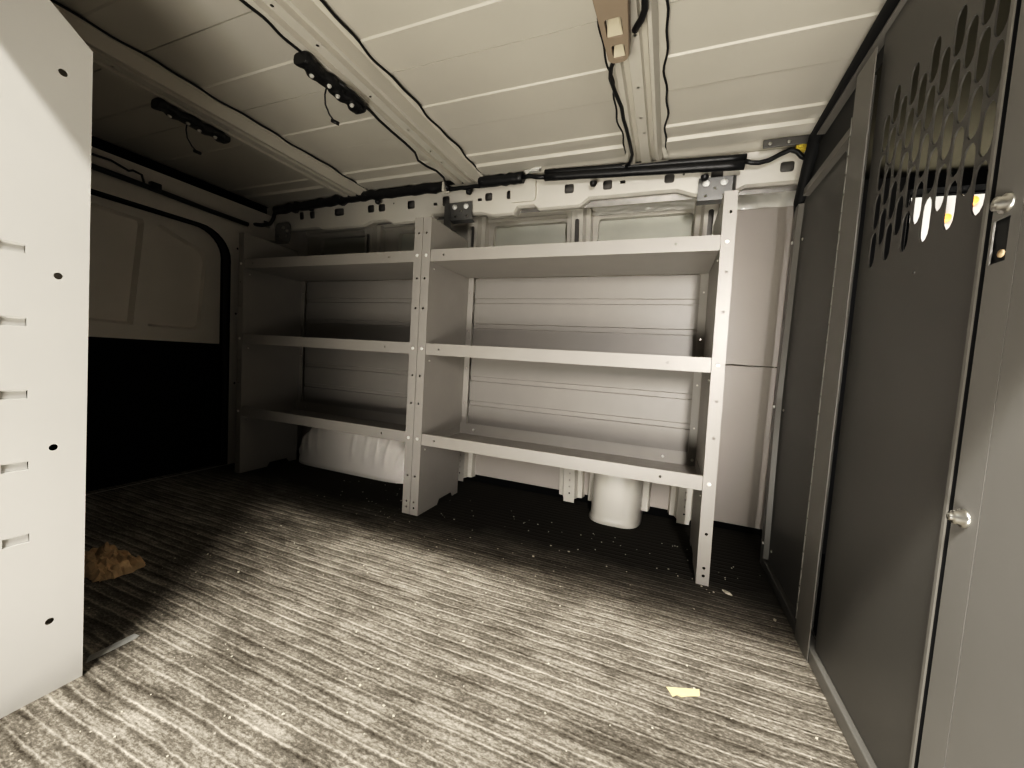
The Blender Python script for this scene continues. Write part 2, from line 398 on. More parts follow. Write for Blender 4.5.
# hangers pinning hose and harness
for i, (x, lab) in enumerate(((-1.865, 'small black clip holding the harness near the rear corner'), (-1.415, 'small black clip holding the harness over the left shelving unit'),
                              (-.90, 'small black clip holding the loom beside the middle crossmember'), (-.335, 'round black clip under the hose over the right shelving unit'), (.072, 'round black clip under the hose beside the right mounting bracket'))):
    mb = MB(); mb.lathe((x, 1.618, 1.428-(.02 if x > -.4 else 0)-(.02 if x > 0 else 0)), (0, 0, -1), [(.014, 0), (.014, .008), (.010, .016), (0, .018)], 10)
    tag(obj('hose_clip', mb, 'black'), lab, 'clip', 'black hose clips on the roof rail')
mb = MB()
mb.box(-.625, -.560, 1.590, 1.610, 1.466, 1.476); mb.tube([(-.62, 1.595, 1.462), (-.59, 1.590, 1.474), (-.55, 1.595, 1.480)], .006, 6)
tag(obj('hose_bracket', mb, 'clip', bevel=.002), 'white metal clip where the sleeve meets the black hose', 'bracket')
# thin cable from the hose to the bulkhead corner, with yellow connector
mb = MB(); mb.tube([(.195, 1.605, 1.418), (.215, 1.607, 1.412), (.24, 1.610, 1.410), (.27, 1.612, 1.416), (.30, 1.614, 1.432), (.33, 1.614, 1.444), (.35, 1.614, 1.435), (.365, 1.626, 1.425), (.395, 1.62, 1.40)], .008, 8)
tag(obj('corner_cable', mb, 'black'), 'black cable running from the hose end into the bulkhead corner', 'cable')
mb = MB(); mb.box(.345, .375, 1.610, 1.635, 1.438, 1.462); mb.box(.350, .364, 1.600, 1.611, 1.444, 1.456)
tag(obj('cable_connector', mb, 'conn', bevel=.003), 'small yellow plastic connector in the corner beside the bulkhead', 'connector')

# rear end: body frame, door, seal, lower trim
mb = MB()
open_ = [(.10, .0), (1.425, .0)] + [(1.425-.15+.15*math.cos(t), 1.255-.15+.15*math.sin(t)) for t in [PI/2*i/8 for i in range(9)]] + [(.10, 1.255)]
mb.plate(rect(.02, 2.0, -.01, 1.42), [[(a, max(b, .001)) for a, b in open_]] + [circ(1.458, 1.18, .006), circ(1.455, .83, .006), circ(1.455, .45, .006), rrect(1.60, 1.64, 1.345, 1.38, .006)], YZ(-2.21))
lo = open_
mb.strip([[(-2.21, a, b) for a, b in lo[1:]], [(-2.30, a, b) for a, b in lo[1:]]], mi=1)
mb.box(-2.46, -2.45, .0, 2.06, 0, 1.5)
struct(obj('wall_rear', mb, ['arch', 'trimblk'], solid=.002), 'white steel frame around the rear door opening')
dr = thing('door_1', (-2.27, .77, 0), 'white rear cargo door with two blank window panels', 'door')
struct(dr)
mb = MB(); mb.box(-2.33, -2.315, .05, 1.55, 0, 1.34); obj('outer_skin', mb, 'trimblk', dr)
mb = MB()
out = [(.12, .66), (1.405, .66)] + [(1.405-.13+.13*math.cos(t), 1.245-.13+.13*math.sin(t)) for t in [PI/2*i/8 for i in range(9)]] + [(.12, 1.245)]
pr = [(1.10, .735), (1.315, .725)] + [(1.335-.02, .745)] + [(1.335-.06+.06*math.cos(t), 1.165-.06+.06*math.sin(t)) for t in [PI/2*i/5 for i in range(6)]] + [(1.128, 1.205)]
pr = [(1.09, .725)] + [(1.31-.03+.03*math.sin(t), .755-.03*math.cos(t)) for t in [PI/2*i/4 for i in range(5)]] + [(1.335-.075+.075*math.cos(t), 1.155-.075+.075*math.sin(t)) for t in [PI/2*i/6 for i in range(7)]] + [(1.135, 1.205), (1.125, 1.19)]
pl = [(.30, .735), (1.035, .725), (1.075, 1.19), (1.07, 1.205), (.30, 1.235)]
mb.plate(out, [pr, pl], YZ(-2.262))
for h in (pr, pl):
    h2 = h+[h[0]]; c = (sum(p[0] for p in h)/len(h), sum(p[1] for p in h)/len(h))
    mb.strip([[(-2.262, a, b) for a, b in h2], [(-2.290, a+(c[0]-a)*.035, b+(c[1]-b)*.04) for a, b in h2]])
    mb.plate([(a+(c[0]-a)*.035, b+(c[1]-b)*.04) for a, b in h], [], YZ(-2.290))
obj('door_panel', mb, 'arch', dr)
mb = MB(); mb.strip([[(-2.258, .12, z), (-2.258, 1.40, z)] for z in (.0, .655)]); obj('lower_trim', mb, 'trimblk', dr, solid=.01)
mb = MB()
path = [(-2.235, .21, 1.275), (-2.235, .9, 1.266)] + [(-2.235, 1.415-.15+.15*math.cos(t), 1.258-.15+.15*math.sin(t)) for t in [PI/2*(1-i/8) for i in range(9)]] + [(-2.235, 1.418, .8), (-2.235, 1.422, .4), (-2.235, 1.42, .0)]
mb.tube(path, .013, 8)
obj('seal', mb, 'rubber', dr)
mb = MB(); mb.tube([(-2.195, .30, 1.345), (-2.195, .80, 1.340), (-2.195, 1.05, 1.335), (-2.195, 1.3, 1.325), (-2.195, 1.50, 1.322)], .012, 8)
hb = tag(obj('header_cable', mb, 'black'), 'black cable along the header above the rear door', 'cable')
mb = MB(); mb.box(-2.205, -2.180, 1.06, 1.10, 1.325, 1.362); obj('clip', mb, 'black', hb, bevel=.003)
mb = MB(); mb.tube([(-2.195, .85, 1.385), (-2.192, .93, 1.388), (-2.19, .985, 1.372), (-2.19, 1.00, 1.380), (-2.19, 1.03, 1.375), (-2.195, 1.04, 1.35), (-2.195, 1.04, 1.335)], .005, 6)
tag(obj('loose_wire', mb, 'black'), 'thin loose black wire looping above the rear header cable', 'wire')

# wheel arch
mb = MB(); rows = []
xc, a, n1 = -1.585, .435, 110
def arch_h(u): return .300*max(0., 1-abs(u)**2.1)**.5
for i in range(n1+1):
    t = -1+2*i/n1; u = math.sin(t*PI/2); H = arch_h(u); x = xc+a*u
    yf = 1.640+.10*(abs(u)**8)
    sec = []
    for k in range(15):
        s = k/14; rib = 0
        for rx in (-.93, -.80, -.66, -.50, .12, .32, .48, .62, .78):
            rib = max(rib, 1-(abs(u-rx+.10*(s-.6)*(1 if rx < 0 else -1))/.027)**2)
        if s < .5:  yy = yf+.012*s*2; zz = H*.62*s*2
        else:
            q = (s-.5)*2*PI/2; yy = yf+.012+.10*(1-math.cos(q)); zz = H*.62+H*.38*math.sin(q)
        r = rib*.009*max(0, min(1, (s-.22)*8, (.9-s)*8))
        sec.append((x, yy-r, zz+r*.6))
    sec.append((x, 1.93, H*1.02))
    rows.append(sec)
mb.strip(rows, smooth=True)
tag(obj('wheel_arch', mb, 'arch', solid=.003), 'white ribbed steel wheel arch under the left shelving unit', 'wheel arch')
# filler housing
mb = MB(); rows = []
for k in range(19):
    s = k/18; z = .002+.30*s
    w = .106-.004*s; d = .160-.020*s
    if s > .72:
        q = (s-.72)/.28; w *= math.sqrt(max(0, 1-q*q*.97)); d *= math.sqrt(max(0, 1-q*q*.97))
    if k == 0: w += .006; d += .006
    rows.append([(-.163+w*math.copysign(abs(math.cos(t))**.6, math.cos(t)), YW-.01-d*abs(math.sin(t))**.6, z) for t in [PI*j/24 for j in range(25)]])
    rows[-1] = [(x, y-.055, zz) for x, y, zz in rows[-1]]
mb.strip(rows, smooth=True)
rows = [r for r in rows]
for e in (0, -1): mb.strip([[r[e] for r in rows], [(r[e][0], YW, r[e][2]) for r in rows]], smooth=True)
tag(obj('filler_housing', mb, 'body', solid=.003), 'rounded white moulded housing on the floor under the right shelving unit', 'housing')
for s in (-1, 1):
    mb = MB(); x = -.163+s*.120
    mb.strip([[(x-.022, YW-.004, z), (x-.016, YW-.05, z), (x+.016, YW-.05, z), (x+.022, YW-.004, z)] for z in (.03, .30)])
    tag(obj('wall_stiffener', mb, 'body', bevel=.006), 'short white stiffener on the %s side of the rounded filler housing' % ('left' if s < 0 else 'right'), 'stiffener', 'white stiffeners beside the filler housing')

# ------------------------------------------------------------------ shelving units along the far wall
YF, YB, TOP = 1.359, 1.695, 1.222
LEV = (1.093, .7187, .3465)
LIP = .0458
def end_panel(xp, side, root, lean=0.):
    """sheet at xp; flanges turn to `side`"""
    fl = .036*side
    def ln(p): return (p[0]-lean*(p[2]-.35), p[1], p[2])
    mb = MB()
    o_ = [(YF, 0), (YF+.150, 0), (YF+.165, .022), (YF+.27, .022), (YF+.285, 0), (YB, 0), (YB, TOP-.075), (YB-.012, TOP-.055), (YF+.05, TOP), (YF, TOP)]
    o_ = [(YF, 0), (YF+.150, 0), (YF+.165, .022), (YF+.27, .022), (YF+.285, 0), (YB, 0), (YB, 1.14), (YB-.035, 1.215), (YF, TOP)]
    mb.plate(o_, [], YZ(xp))
    hz = [.03, .055, .165, .47, .585, .86, .98, 1.16]
    mb.plate(rect(min(xp, xp+fl), max(xp, xp+fl), 0, TOP), [circ(xp+fl*.55, z, .0048, 8) for z in hz], XZ(YF))
    mb.strip([[(xp+fl, YF, 0), (xp+fl, YF, TOP)], [(xp+fl, YF+.012, 0), (xp+fl, YF+.012, TOP)]])
    # rear flange turns inwards, seen between the shelves
    mb.plate(rect(min(xp, xp-fl*.8), max(xp, xp-fl*.8), .30, 1.14), [circ(xp-fl*.4, z, .004, 8) for z in (.45, .62, .80, .98)], XZ(YB))
    mb.v = [ln(p) for p in mb.v]
    p = obj('end_panel', mb, 'grey', root, solid=.0022)
    for z in LEV:
        q = ln((xp+fl*.45, YF-.0015, z-.022)); obj('screw', screw_mb(q, (0, -1, 0), .0068, .005), 'screw', p)
        for yy, dz in ((YF+.20, .028),):
            q = ln((xp-side*.0015, YF+.03, z-.07)); obj('screw', screw_mb(q, (-side, 0, 0), .004, .004), 'zinc', p)
    for z in (LEV[2]-.005, .71):
        q = ln((xp-fl*.45, YB-.0015, z)); obj('screw', screw_mb(q, (0, -1, 0), .0060, .004), 'screw', p)
    return p
def shelf(x0, x1, z, root, leanr=0.):
    """tray: z is the top edge of the front lip"""
    r = leanr*(z-.35); x1 -= r
    zb = z-LIP+.002
    mb = MB()
    mb.strip([[(x0, y, zb), (x1, y, zb)] for y in (YF+.003, YB-.012)])
    mb.plate(rect(x0, x1, z-LIP, z), [circ(x1-.125, z-.022, .0045, 8), circ(x0+.06, z-.022, .0045, 8)], XZ(YF+.003))
    mb.strip([[(x0, YF+.003, z), (x1, YF+.003, z)], [(x0, YF+.014, z), (x1, YF+.014, z)]])
    mb.plate(rect(x0, x1, zb, z+.008), [], XZ(YB-.012))
    for x in (x0, x1): mb.strip([[(x, YF+.003, zb), (x, YF+.003, z-.008)], [(x, YB-.012, zb), (x, YB-.012, z-.008)]])
    s = obj('shelf', mb, 'grey', root, solid=.002)
    if z < .5:
        for x in (x0+.075, x1-.12, x1-.012): obj('screw', screw_mb((x, YB-.014, z-.02), (0, -1, 0), .006, .004), 'screw', s)
        for k in range(2): pass
    return s
def back_panel(x0, x1, z0, z1, root):
    """sheet with two shallow horizontal beads"""
    H = z1-z0; mb = MB(); y = YB+.012
    c1, c2 = z0+H*.70, z0+H*.36
    pr = [(y, z0)]
    for c in (c2, c1): pr += [(y, c-.013), (y+.005, c-.010), (y+.005, c+.010), (y, c+.013)]
    pr += [(y, z1)]
    mb.strip([[(x, a, b) for a, b in pr] for x in (x0, x1)])
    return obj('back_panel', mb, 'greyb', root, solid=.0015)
def mount(label, x, s):
    mb = MB()
    yb = 1.648
    hole = [circ(x+dx, 1.352+dz, .005, 8) for dx, dz in ((0, .002), (-.03, -.022), (.03, -.022))]
    mb.plate(rect(x-.058, x+.058, 1.315, 1.392), hole, lambda a, b: (a, yb+(1.39-b)*.12, b))
    mb.strip([[(x-.058, yb+.009, 1.315), (x+.058, yb+.009, 1.315)], [(x-.058, yb+.035, 1.309), (x+.058, yb+.035, 1.309)]])
    # leg down to the end panel
    xa = x+s*.058
    mb.strip([[(xa, yb+.0, 1.392), (xa, yb+.009, 1.315)], [(xa+s*.004, yb-.040, 1.375), (xa+s*.004, yb-.040, 1.185)]])
    mb.strip([[(xa, yb+.009, 1.315), (xa, yb+.03, 1.19)], [(xa+s*.004, yb-.040, 1.315), (xa+s*.004, yb-.040, 1.185)]])
    b = tag(obj('mounting_bracket', mb, 'darkst', solid=.003), label, 'bracket', 'dark brackets bolting the shelving to the rail')
    for dx in (-.032, .028):
        m2 = MB(); p = Vector((x+dx, yb+.001, 1.372)); m2.lathe(p, (0, -1, .12), [(.0125, 0), (.0125, .003), (.009, .003), (.009, .010), (0, .0105)], 12); obj('bolt', m2, 'screw', b)
def shelving_unit(x0, x1, label, lean=0.):
    root = thing('shelving_unit', ((x0+x1)/2, (YF+YB)/2, 0), label, 'shelving unit', 'grey steel shelving units on the far wall')
    end_panel(x0, -1, root); end_panel(x1, 1, root, lean)
    for z in LEV: shelf(x0+.002, x1-.002, z, root, lean)
    back_panel(x0+.032, x1-.030, LEV[1]-.02, LEV[0]-.042, root)
    back_panel(x0+.032, x1-.030, LEV[2]-.02, LEV[1]-.042, root)
    return root
uL = shelving_unit(-2.012, -.993, 'grey steel shelving unit over the ribbed wheel arch, at the rear end')
uR = shelving_unit(-.917, .135, 'grey steel shelving unit over the rounded filler housing, beside the bulkhead', .018)
mount('dark steel bracket over the joint of the two shelving units', -.955, -1); mount('dark steel bracket with two bright bolts at the right end of the shelving', .112, 1)
# rear mounting plate of the left unit, smaller
mb = MB()
mb.plate(rrect(-2.17, -2.05, 1.255, 1.375, .03), [circ(-2.12, 1.345, .006), circ(-2.08, 1.30, .006), circ(-2.14, 1.30, .006)], XZ(1.644))
mb.strip([[(-2.16, 1.644, 1.275), (-2.06, 1.644, 1.256)], [(-2.08, 1.52, 1.235), (-2.012, 1.52, 1.215)]])
b = tag(obj('mounting_bracket', mb, 'bulkl', solid=.003), 'rounded dark steel bracket at the rear corner of the left shelving unit', 'bracket', 'dark brackets bolting the shelving to the rail')
for p in ((-2.10, 1.642, 1.345), (-2.07, 1.642, 1.325)):
    obj('bolt', screw_mb(p, (0, -1, 0), .009, .008), 'zinc', b)

# ------------------------------------------------------------------ bulkhead partition
XP = .375
wr = thing('wall_right', (.40, 1.2, 0), 'dark grey steel bulkhead partition behind the cab', 'partition'); struct(wr)
# side panel between outer post and hinge post
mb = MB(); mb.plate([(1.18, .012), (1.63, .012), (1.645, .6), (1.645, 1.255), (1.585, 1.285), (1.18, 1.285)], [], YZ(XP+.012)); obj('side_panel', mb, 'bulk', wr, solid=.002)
mb = MB(); mb.strip([[(XP, 1.585, 1.300), (XP, 1.17, 1.302)], [(XP-.004, 1.575, 1.272), (XP-.004, 1.17, 1.274)], [(XP+.012, 1.57, 1.268), (XP+.012, 1.17, 1.270)]]); obj('side_panel_flange', mb, 'bulkl', wr, solid=.002)
mb = MB()
prf = lambda y: [(XP+.03, y+.050), (XP, y+.048), (XP-.004, y+.044), (XP-.004, y+.004), (XP+.012, y)]
mb.strip([[(a, b, z) for a, b in prf(y)] for y, z in ((1.590, .0), (1.615, .30), (1.634, .60), (1.620, 1.16), (1.612, 1.262))])
op = obj('outer_post', mb, 'bulkl', wr, solid=.002)
for y, z in ((1.612, .08), (1.655, .565), (1.645, 1.14)): obj('screw', screw_mb((XP-.005, y, z), (-1, 0, 0), .006, .004), 'screw', op)
for y, z in ((1.56, .075), (1.595, .56), (1.585, 1.135)): obj('screw', screw_mb((XP+.010, y, z), (-1, 0, 0), .005, .004), 'zinc', op)
mb = MB(); mb.box(XP-.006, XP+.03, 1.19, 1.605, 0, .030); obj('side_sill', mb, 'bulk', wr, bevel=.003)
# upper filler along the roof
mb = MB(); mb.plate([(.21, 1.285), (.60, 1.385), (1.20, 1.385), (1.205, 1.29), (1.60, 1.29), (1.585, 1.345), (1.535, 1.39), (1.55, 1.448), (.21, 1.468)], [], YZ(XP+.016))
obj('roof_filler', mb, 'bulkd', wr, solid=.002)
mb = MB(); mb.strip([[(XP-.002, .21, 1.437), (XP-.002, 1.0, 1.437), (XP-.002, 1.50, 1.431)], [(XP-.004, .21, 1.430), (XP-.004, 1.0, 1.430), (XP-.004, 1.495, 1.424)], [(XP+.016, .21, 1.425), (XP+.016, 1.0, 1.425), (XP+.016, 1.49, 1.42)]])
obj('edge_lip', mb, 'bulkl', wr, solid=.0015)
mb = MB(); mb.tube([(XP+.005, .21, 1.462), (XP+.005, 1.1, 1.463), (XP+.005, 1.54, 1.442), (XP+.005, 1.585, 1.37), (XP+.008, 1.655, 1.28), (XP+.02, 1.668, 1.2)], .019, 8); obj('edge_seal', mb, 'rubber', wr)
mb = MB(); mb.box(.245, .40, 1.598, 1.604, 1.452, 1.480); k = obj('roof_tab', mb, 'bulk', wr, bevel=.002)
for x in (.265, .32): obj('screw', screw_mb((x, 1.597, 1.464), (0, -1, 0), .006, .004), 'zinc', k)
# hinge post
mb = MB(); mb.strip([[(XP+.03, 1.206, z), (XP-.004, 1.204, z), (XP-.008, 1.200, z), (XP-.008, 1.106, z)] for z in (.0, 1.40)]); hp = obj('hinge_post', mb, 'bulkl', wr, solid=.002)
mb = MB()
for k in range(28): mb.lathe((XP-.008, 1.203, .05+.045*k), (0, 0, 1), [(0, 0), (.003, 0), (.003, .042), (0, .042)], 8)
obj('piano_hinge', mb, 'bulkl', wr)
# latch post and fixed panel on the near side
mb = MB(); hol = [rect(.664, .690, .832, .886)]
mb.plate(rect(.648, .694, 0, 1.43), hol, YZ(XP-.006))
mb.strip([[(XP-.006, .694, z), (XP+.04, .694, z)] for z in (0, 1.43)]); 
lp = obj('latch_post', mb, 'bulkn', wr, solid=.002)
mb = MB(); mb.box(XP-.0035, XP+.02, .660, .6925, .826, .892); obj('latch_pocket', mb, 'black', lp)
mb = MB(); mb.lathe((XP-.0035, .676, .843), (-1, 0, 0), [(.005, 0), (.005, .002), (0, .003)], 8); obj('latch_glint', mb, 'kraft', lp)  # orange glint in the slot, put in as a small brown disc
for z, L_ in ((.509, .015), (.902, .013)):
    m2 = MB(); m2.lathe((XP-.007, .672, z), (-1, 0, 0), [(.012, 0), (.012, .003), (.0085, .003), (.0085, .011), (.0048, .011), (.0048, L_), (0, L_+.001)], 14); obj('stud_bolt', m2, 'zinc', lp)
mb = MB(); mb.plate(rect(.21, .6465, 0, 1.43), [], YZ(XP-.006)); obj('near_panel', mb, 'bulkn', wr, solid=.002)
# door in the bulkhead
d2 = thing('door_2', (.385, .91, 0), 'grey bulkhead door with slotted vision panel and piano hinge', 'door'); struct(d2)
slots = []
for c in range(11):
    y = 1.053-.0304*c; b0 = .914 if c % 2 == 0 else .953
    for k in range(4):
        z0 = b0+.079*k; r = .0131
        slots.append([(y+r*math.cos(t), z0+r*1.5+r*1.5*math.sin(t)) for t in [PI+PI*i/6 for i in range(7)]] + [(y+r*math.cos(t), z0+.0735-r*1.5+r*1.5*math.sin(t)) for t in [PI*i/6 for i in range(7)]])
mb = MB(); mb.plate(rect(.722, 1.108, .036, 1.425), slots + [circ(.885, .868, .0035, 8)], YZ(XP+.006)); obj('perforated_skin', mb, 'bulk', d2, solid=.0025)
mb = MB(); mb.strip([[(XP+.03, .7095, z), (XP-.003, .7095, z)] for z in (.036, 1.425)], mi=1); mb.strip([[(XP-.003, .7095, z), (XP-.004, .711, z), (XP-.004, .716, z), (XP+.006, .7225, z)] for z in (.036, 1.425)]); obj('edge_flange', mb, ['bulkl', 'rubber'], d2, solid=.002)  # side face coloured black to stand in for the shade of the gap
mb = MB(); mb.box(XP-.006, XP+.02, .70, 1.185, 0, .034); struct(obj('trim_6', mb, 'bulkl', bevel=.003), 'pale grey threshold strip under the bulkhead door')

# ------------------------------------------------------------------ near wall with the open side door (the camera looks in through it)
mb = MB()
mb.box(-2.45, -1.06, .155, .200, -.3, 1.5)
mb.box(.60, 2.4, .155, .200, -.3, .9)
mb.box(.60, .85, .155, .200, .9, 1.5)
struct(obj('wall_near', mb, 'body'), 'near van side beyond the open sliding door')
mb = MB(); mb.box(-1.10, .62, .192, .202, HEAD, 1.50)
struct(obj('trim_7', mb, 'body'), 'header of the open side door')

# near cabinet: end panel facing the bulkhead, seen edge-on at the left of the frame
nc = thing('cabinet', (-1.5, .23, 0), 'pale grey steel cabinet end panel with pressed slots, at the left edge', 'cabinet')
def lean(p): return (p[0], p[1]+.0155*p[2], p[2])
mb = MB()
holes = [circ(.370-.0155*1.126, 1.126, .0060, 12), circ(.362-.0155*.773, .773, .0060, 12), circ(.354-.0155*.464, .464, .0060, 12), circ(.347-.0155*.139, .139, .0060, 12)]
sl = [(.809, .816), (.686, .690), (.562, .562), (.437, .436), (.307, .303)]
slots = []
for za, zb in sl:
    for y0 in (.293-.0155*za,):
        slots.append((y0, y0+.031, za-.007, za+.009))
mb.plate([(.206, 0), (.390, 0), (.390, 1.188), (.31, 1.255), (.206, 1.33)], holes + [rect(*s) for s in slots], YZ(-1.023))
for a, b, c, d in slots:
    mb.strip([[(-1.023, a, d), (-1.023, b, d)], [(-1.029, a, d-.003), (-1.029, b, d-.003)], [(-1.026, a, c), (-1.026, b, c)], [(-1.023, a, c), (-1.023, b, c)]])
mb.strip([[(-1.023, .390, 0), (-1.023, .390, 1.188)], [(-1.055, .391, 0), (-1.055, .391, 1.188)]])
mb.v = [lean(p) for p in mb.v]
obj('end_panel', mb, 'cab', nc, solid=.0012)
mb = MB(); mb.plate([(.206, 0), (.390, 0), (.390, 1.188), (.31, 1.255), (.206, 1.33)], [], YZ(-2.03)); obj('end_panel', mb, 'cab', nc, solid=.002)
mb = MB()
mb.box(-2.03, -1.03, .204, .208, 0, 1.25); obj('back_panel', mb, 'cab', nc)
for z in (.30, .68, 1.06):
    mb = MB(); mb.strip([[(x, .39, z+.045), (x, .39, z), (x, .21, z), (x, .21, z+.045)] for x in (-2.028, -1.03)]); obj('shelf', mb, 'cab', nc, solid=.002)

# ------------------------------------------------------------------ ceiling fixtures
# beige dome lamp
dl = thing('dome_lamp', (-.167, .80, 1.40), 'beige plastic dome lamp with two cream lenses on the roof crossmember', 'lamp')
mb = MB()
out = rrect(-.199, -.130, .60, 1.000, .016, 5)
out = [(x+( .010*(y-.80)/.2 if x < -.165 else -.014*(y-.80)/.2), y) for x, y in out]
win = [rrect(-.184, -.148, .872, .922, .006, 3), rrect(-.178, -.149, .945, .985, .006, 3), rrect(-.184, -.148, .70, .75, .006, 3)]
def dome(a, b): return (a, b, 1.403)
mb.plate(out, win, XY(1.403))
lo = out+[out[0]]
cx, cy = -.165, .80
mb.strip([[(a, b, 1.403) for a, b in lo], [(a+(a-cx)*.07, b+(b-cy)*.012, 1.409) for a, b in lo], [(a+(a-cx)*.09, b+(b-cy)*.016, 1.443) for a, b in lo]], smooth=True)
for h in win:
    h2 = h+[h[0]]; mb.strip([[(a, b, 1.403) for a, b in h2], [(a, b, 1.422) for a, b in h2]])
obj('housing', mb, 'beige', dl)
for h in win:
    mb = MB(); ys = [p[1] for p in h]; xs = [p[0] for p in h]; y0, y1, x0, x1 = min(ys), max(ys), min(xs), max(xs); xm = (x0+x1)/2
    mb.add([(x0+.006, y0+.002, 1.421), (x1-.006, y0+.002, 1.421), (x1-.001, y1-.002, 1.404), (x0+.001, y1-.002, 1.404), (xm-.008, y0+.012, 1.414), (xm+.008, y0+.012, 1.414)], [(0, 1, 5, 4), (0, 4, 3), (1, 2, 5), (4, 5, 2, 3)])
    obj('lens', mb, 'lens', dl)
# black cable from the lamp along the crossmember down to the hose
mb = MB(); mb.tube([(-.172, 1.00, 1.43), (-.180, 1.02, 1.432), (-.196, 1.06, 1.437), (-.203, 1.10, 1.440), (-.197, 1.16, 1.440), (-.187, 1.23, 1.440), (-.188, 1.29, 1.441), (-.184, 1.34, 1.44), (-.180, 1.42, 1.437), (-.178, 1.50, 1.437), (-.190, 1.555, 1.437), (-.207, 1.585, 1.44), (-.195, 1.598, 1.452)], .0055, 8)
tag(obj('lamp_cable', mb, 'black'), 'black cable snaking from the dome lamp down to the hose', 'cable')
mb = MB(); mb.tube([(-.112, .70, 1.427), (-.108, .80, 1.427), (-.102, .86, 1.428), (-.104, .90, 1.429), (-.112, .925, 1.431), (-.122, .942, 1.433), (-.129, .955, 1.434)], .0075, 8)
tag(obj('lamp_cable', mb, 'black'), 'thick black cable looping along the right side of the dome lamp', 'cable')

# black cable brackets with white clips and a dangling lead
def cable_bracket():
    r = thing('cable_bracket', (-.955, .885, 1.42), 'black plastic cable bracket with white clips on the middle roof crossmember', 'bracket', 'black cable brackets under the roof')
    mb = MB(); rows = []
    for i in range(37):
        y = .778+.222*i/36; w = .0235+.0025*math.sin(i*1.05); h = .014+.002*math.sin(i*.8+1)
        c = -.953+.004*math.sin(i*.5)
        rows.append([(c+w*math.copysign(abs(math.cos(t))**.6, math.cos(t)), y, 1.424+h*math.copysign(abs(math.sin(t))**.6, math.sin(t))) for t in [2*PI*k/12 for k in range(12)]])
    mb.strip(rows, closed=True); mb.add(rows[0], [tuple(range(12))]); mb.add(rows[-1], [tuple(range(12))])
    obj('body', mb, 'black', r, bevel=.001)
    for y, dx in ((.822, -.006), (.868, .008), (.910, -.004), (.955, .006)):
        m2 = MB(); m2.lathe((-.953+dx, y, 1.411), (-.25, -.35, -1), [(.0062, -.004), (.0062, .004), (.0035, .0075), (0, .008)], 10); obj('white_clip', m2, 'clip', r)
    for y in (.79, .985):
        m2 = MB(); m2.lathe((-.958, y, 1.418), (-.4, 0, -1), [(.010, 0), (.010, .006), (.006, .009), (0, .0095)], 10); obj('lug', m2, 'black', r)
    m2 = MB(); m2.tube([(-.960, .872, 1.412), (-.968, .874, 1.395), (-.972, .880, 1.372), (-.968, .892, 1.350), (-.960, .905, 1.335)], .0022, 6); w = obj('dangling_lead', m2, 'black', r)
    m2 = MB(); m2.tube([(-.966, .898, 1.337), (-.950, .910, 1.331)], .0055, 8); obj('plug', m2, 'black', w)
    m2 = MB(); m2.tube([(-.930, .885, 1.428), (-.922, .905, 1.424), (-.915, .935, 1.420), (-.916, .965, 1.418), (-.926, .985, 1.424), (-.945, .995, 1.430)], .0045, 6); obj('cable_loop', m2, 'black', r)
    return r
cb = cable_bracket()
c2 = copy_tree(cb); c2.location = Vector(cb.location)+Vector((-.640, .005, 0))
c2['label'] = 'black plastic cable bracket with white clips on the shadowed crossmember nearest the rear door'
for k in children(c2):
    if k.name.startswith('cable_loop'):
        bpy.data.objects.remove(k)
mb = MB(); mb.tube([(-.935, .99, 1.430), (-.945, 1.03, 1.437), (-.953, 1.08, 1.4385), (-.955, 1.15, 1.4385), (-.954, 1.22, 1.4385), (-.960, 1.29, 1.440), (-.985, 1.345, 1.440), (-.972, 1.39, 1.436), (-.960, 1.44, 1.440), (-.962, 1.50, 1.440), (-.985, 1.555, 1.438), (-.99, 1.60, 1.445)], .0042, 8)
tag(obj('roof_cable', mb, 'black'), 'thin black cable from the middle cable bracket along the crossmember edge', 'cable')
mb = MB(); mb.tube([(-.951+.003*math.sin(q*31)+.002*math.sin(q*67), q, 1.439) for q in [.30+.48*k/40 for k in range(41)]], .0036, 6)
tag(obj('roof_cable', mb, 'black'), 'thin black cable along the left edge of the middle crossmember, ahead of its cable bracket', 'cable')
mb = MB(); mb.box(-1.018, -1.006, 1.575, 1.60, 1.42, 1.462); mb.box(-1.03, -.99, 1.595, 1.606, 1.418, 1.426)
tag(obj('cable_tab', mb, 'roofp', bevel=.002), 'small white tab holding the cable at the foot of the middle crossmember', 'bracket')

# ------------------------------------------------------------------ litter on the floor
mb = MB(); rows = []
for i in range(27):
    row = []
    for j in range(19):
        u, v = i/26*2-1, j/18*2-1
        rr = max(abs(u), abs(v)); l = math.hypot(u, v) or 1; k = rr/l
        ex = 1+.16*noise.noise((u*2, v*2, 4))
        x = -1.475+.108*u*(.6+.4*k)*ex; y = .612+.058*v*(.6+.4*k)*ex
        edge = max(0, 1-rr)**.35
        z = .004+edge*(.012+.050*abs(noise.noise((u*2.6, v*4.2, 1.3)))+.030*abs(noise.noise((u*5, v*8, 3.))))
        row.append((x+.008*noise.noise((u*6, v*6, 9)), y+.008*noise.noise((u*6, v*6, 19)), z))
    rows.append(row)
mb.strip(rows)
tag(obj('crumpled_paper', mb, 'kraft', solid=.001), 'crumpled brown kraft paper on the floor behind the cabinet', 'paper')
def scrap(name, pts, z, m, label, cat, h=.0012):
    mb = MB(); n = len(pts); mb.add([(x, y, z) for x, y in pts]+[(x, y, z+h) for x, y in pts], [tuple(range(n, 2*n)), tuple(range(n))[::-1]]+[(i, (i+1) % n, n+(i+1) % n, n+i) for i in range(n)])
    return tag(obj(name, mb, m), label, cat)
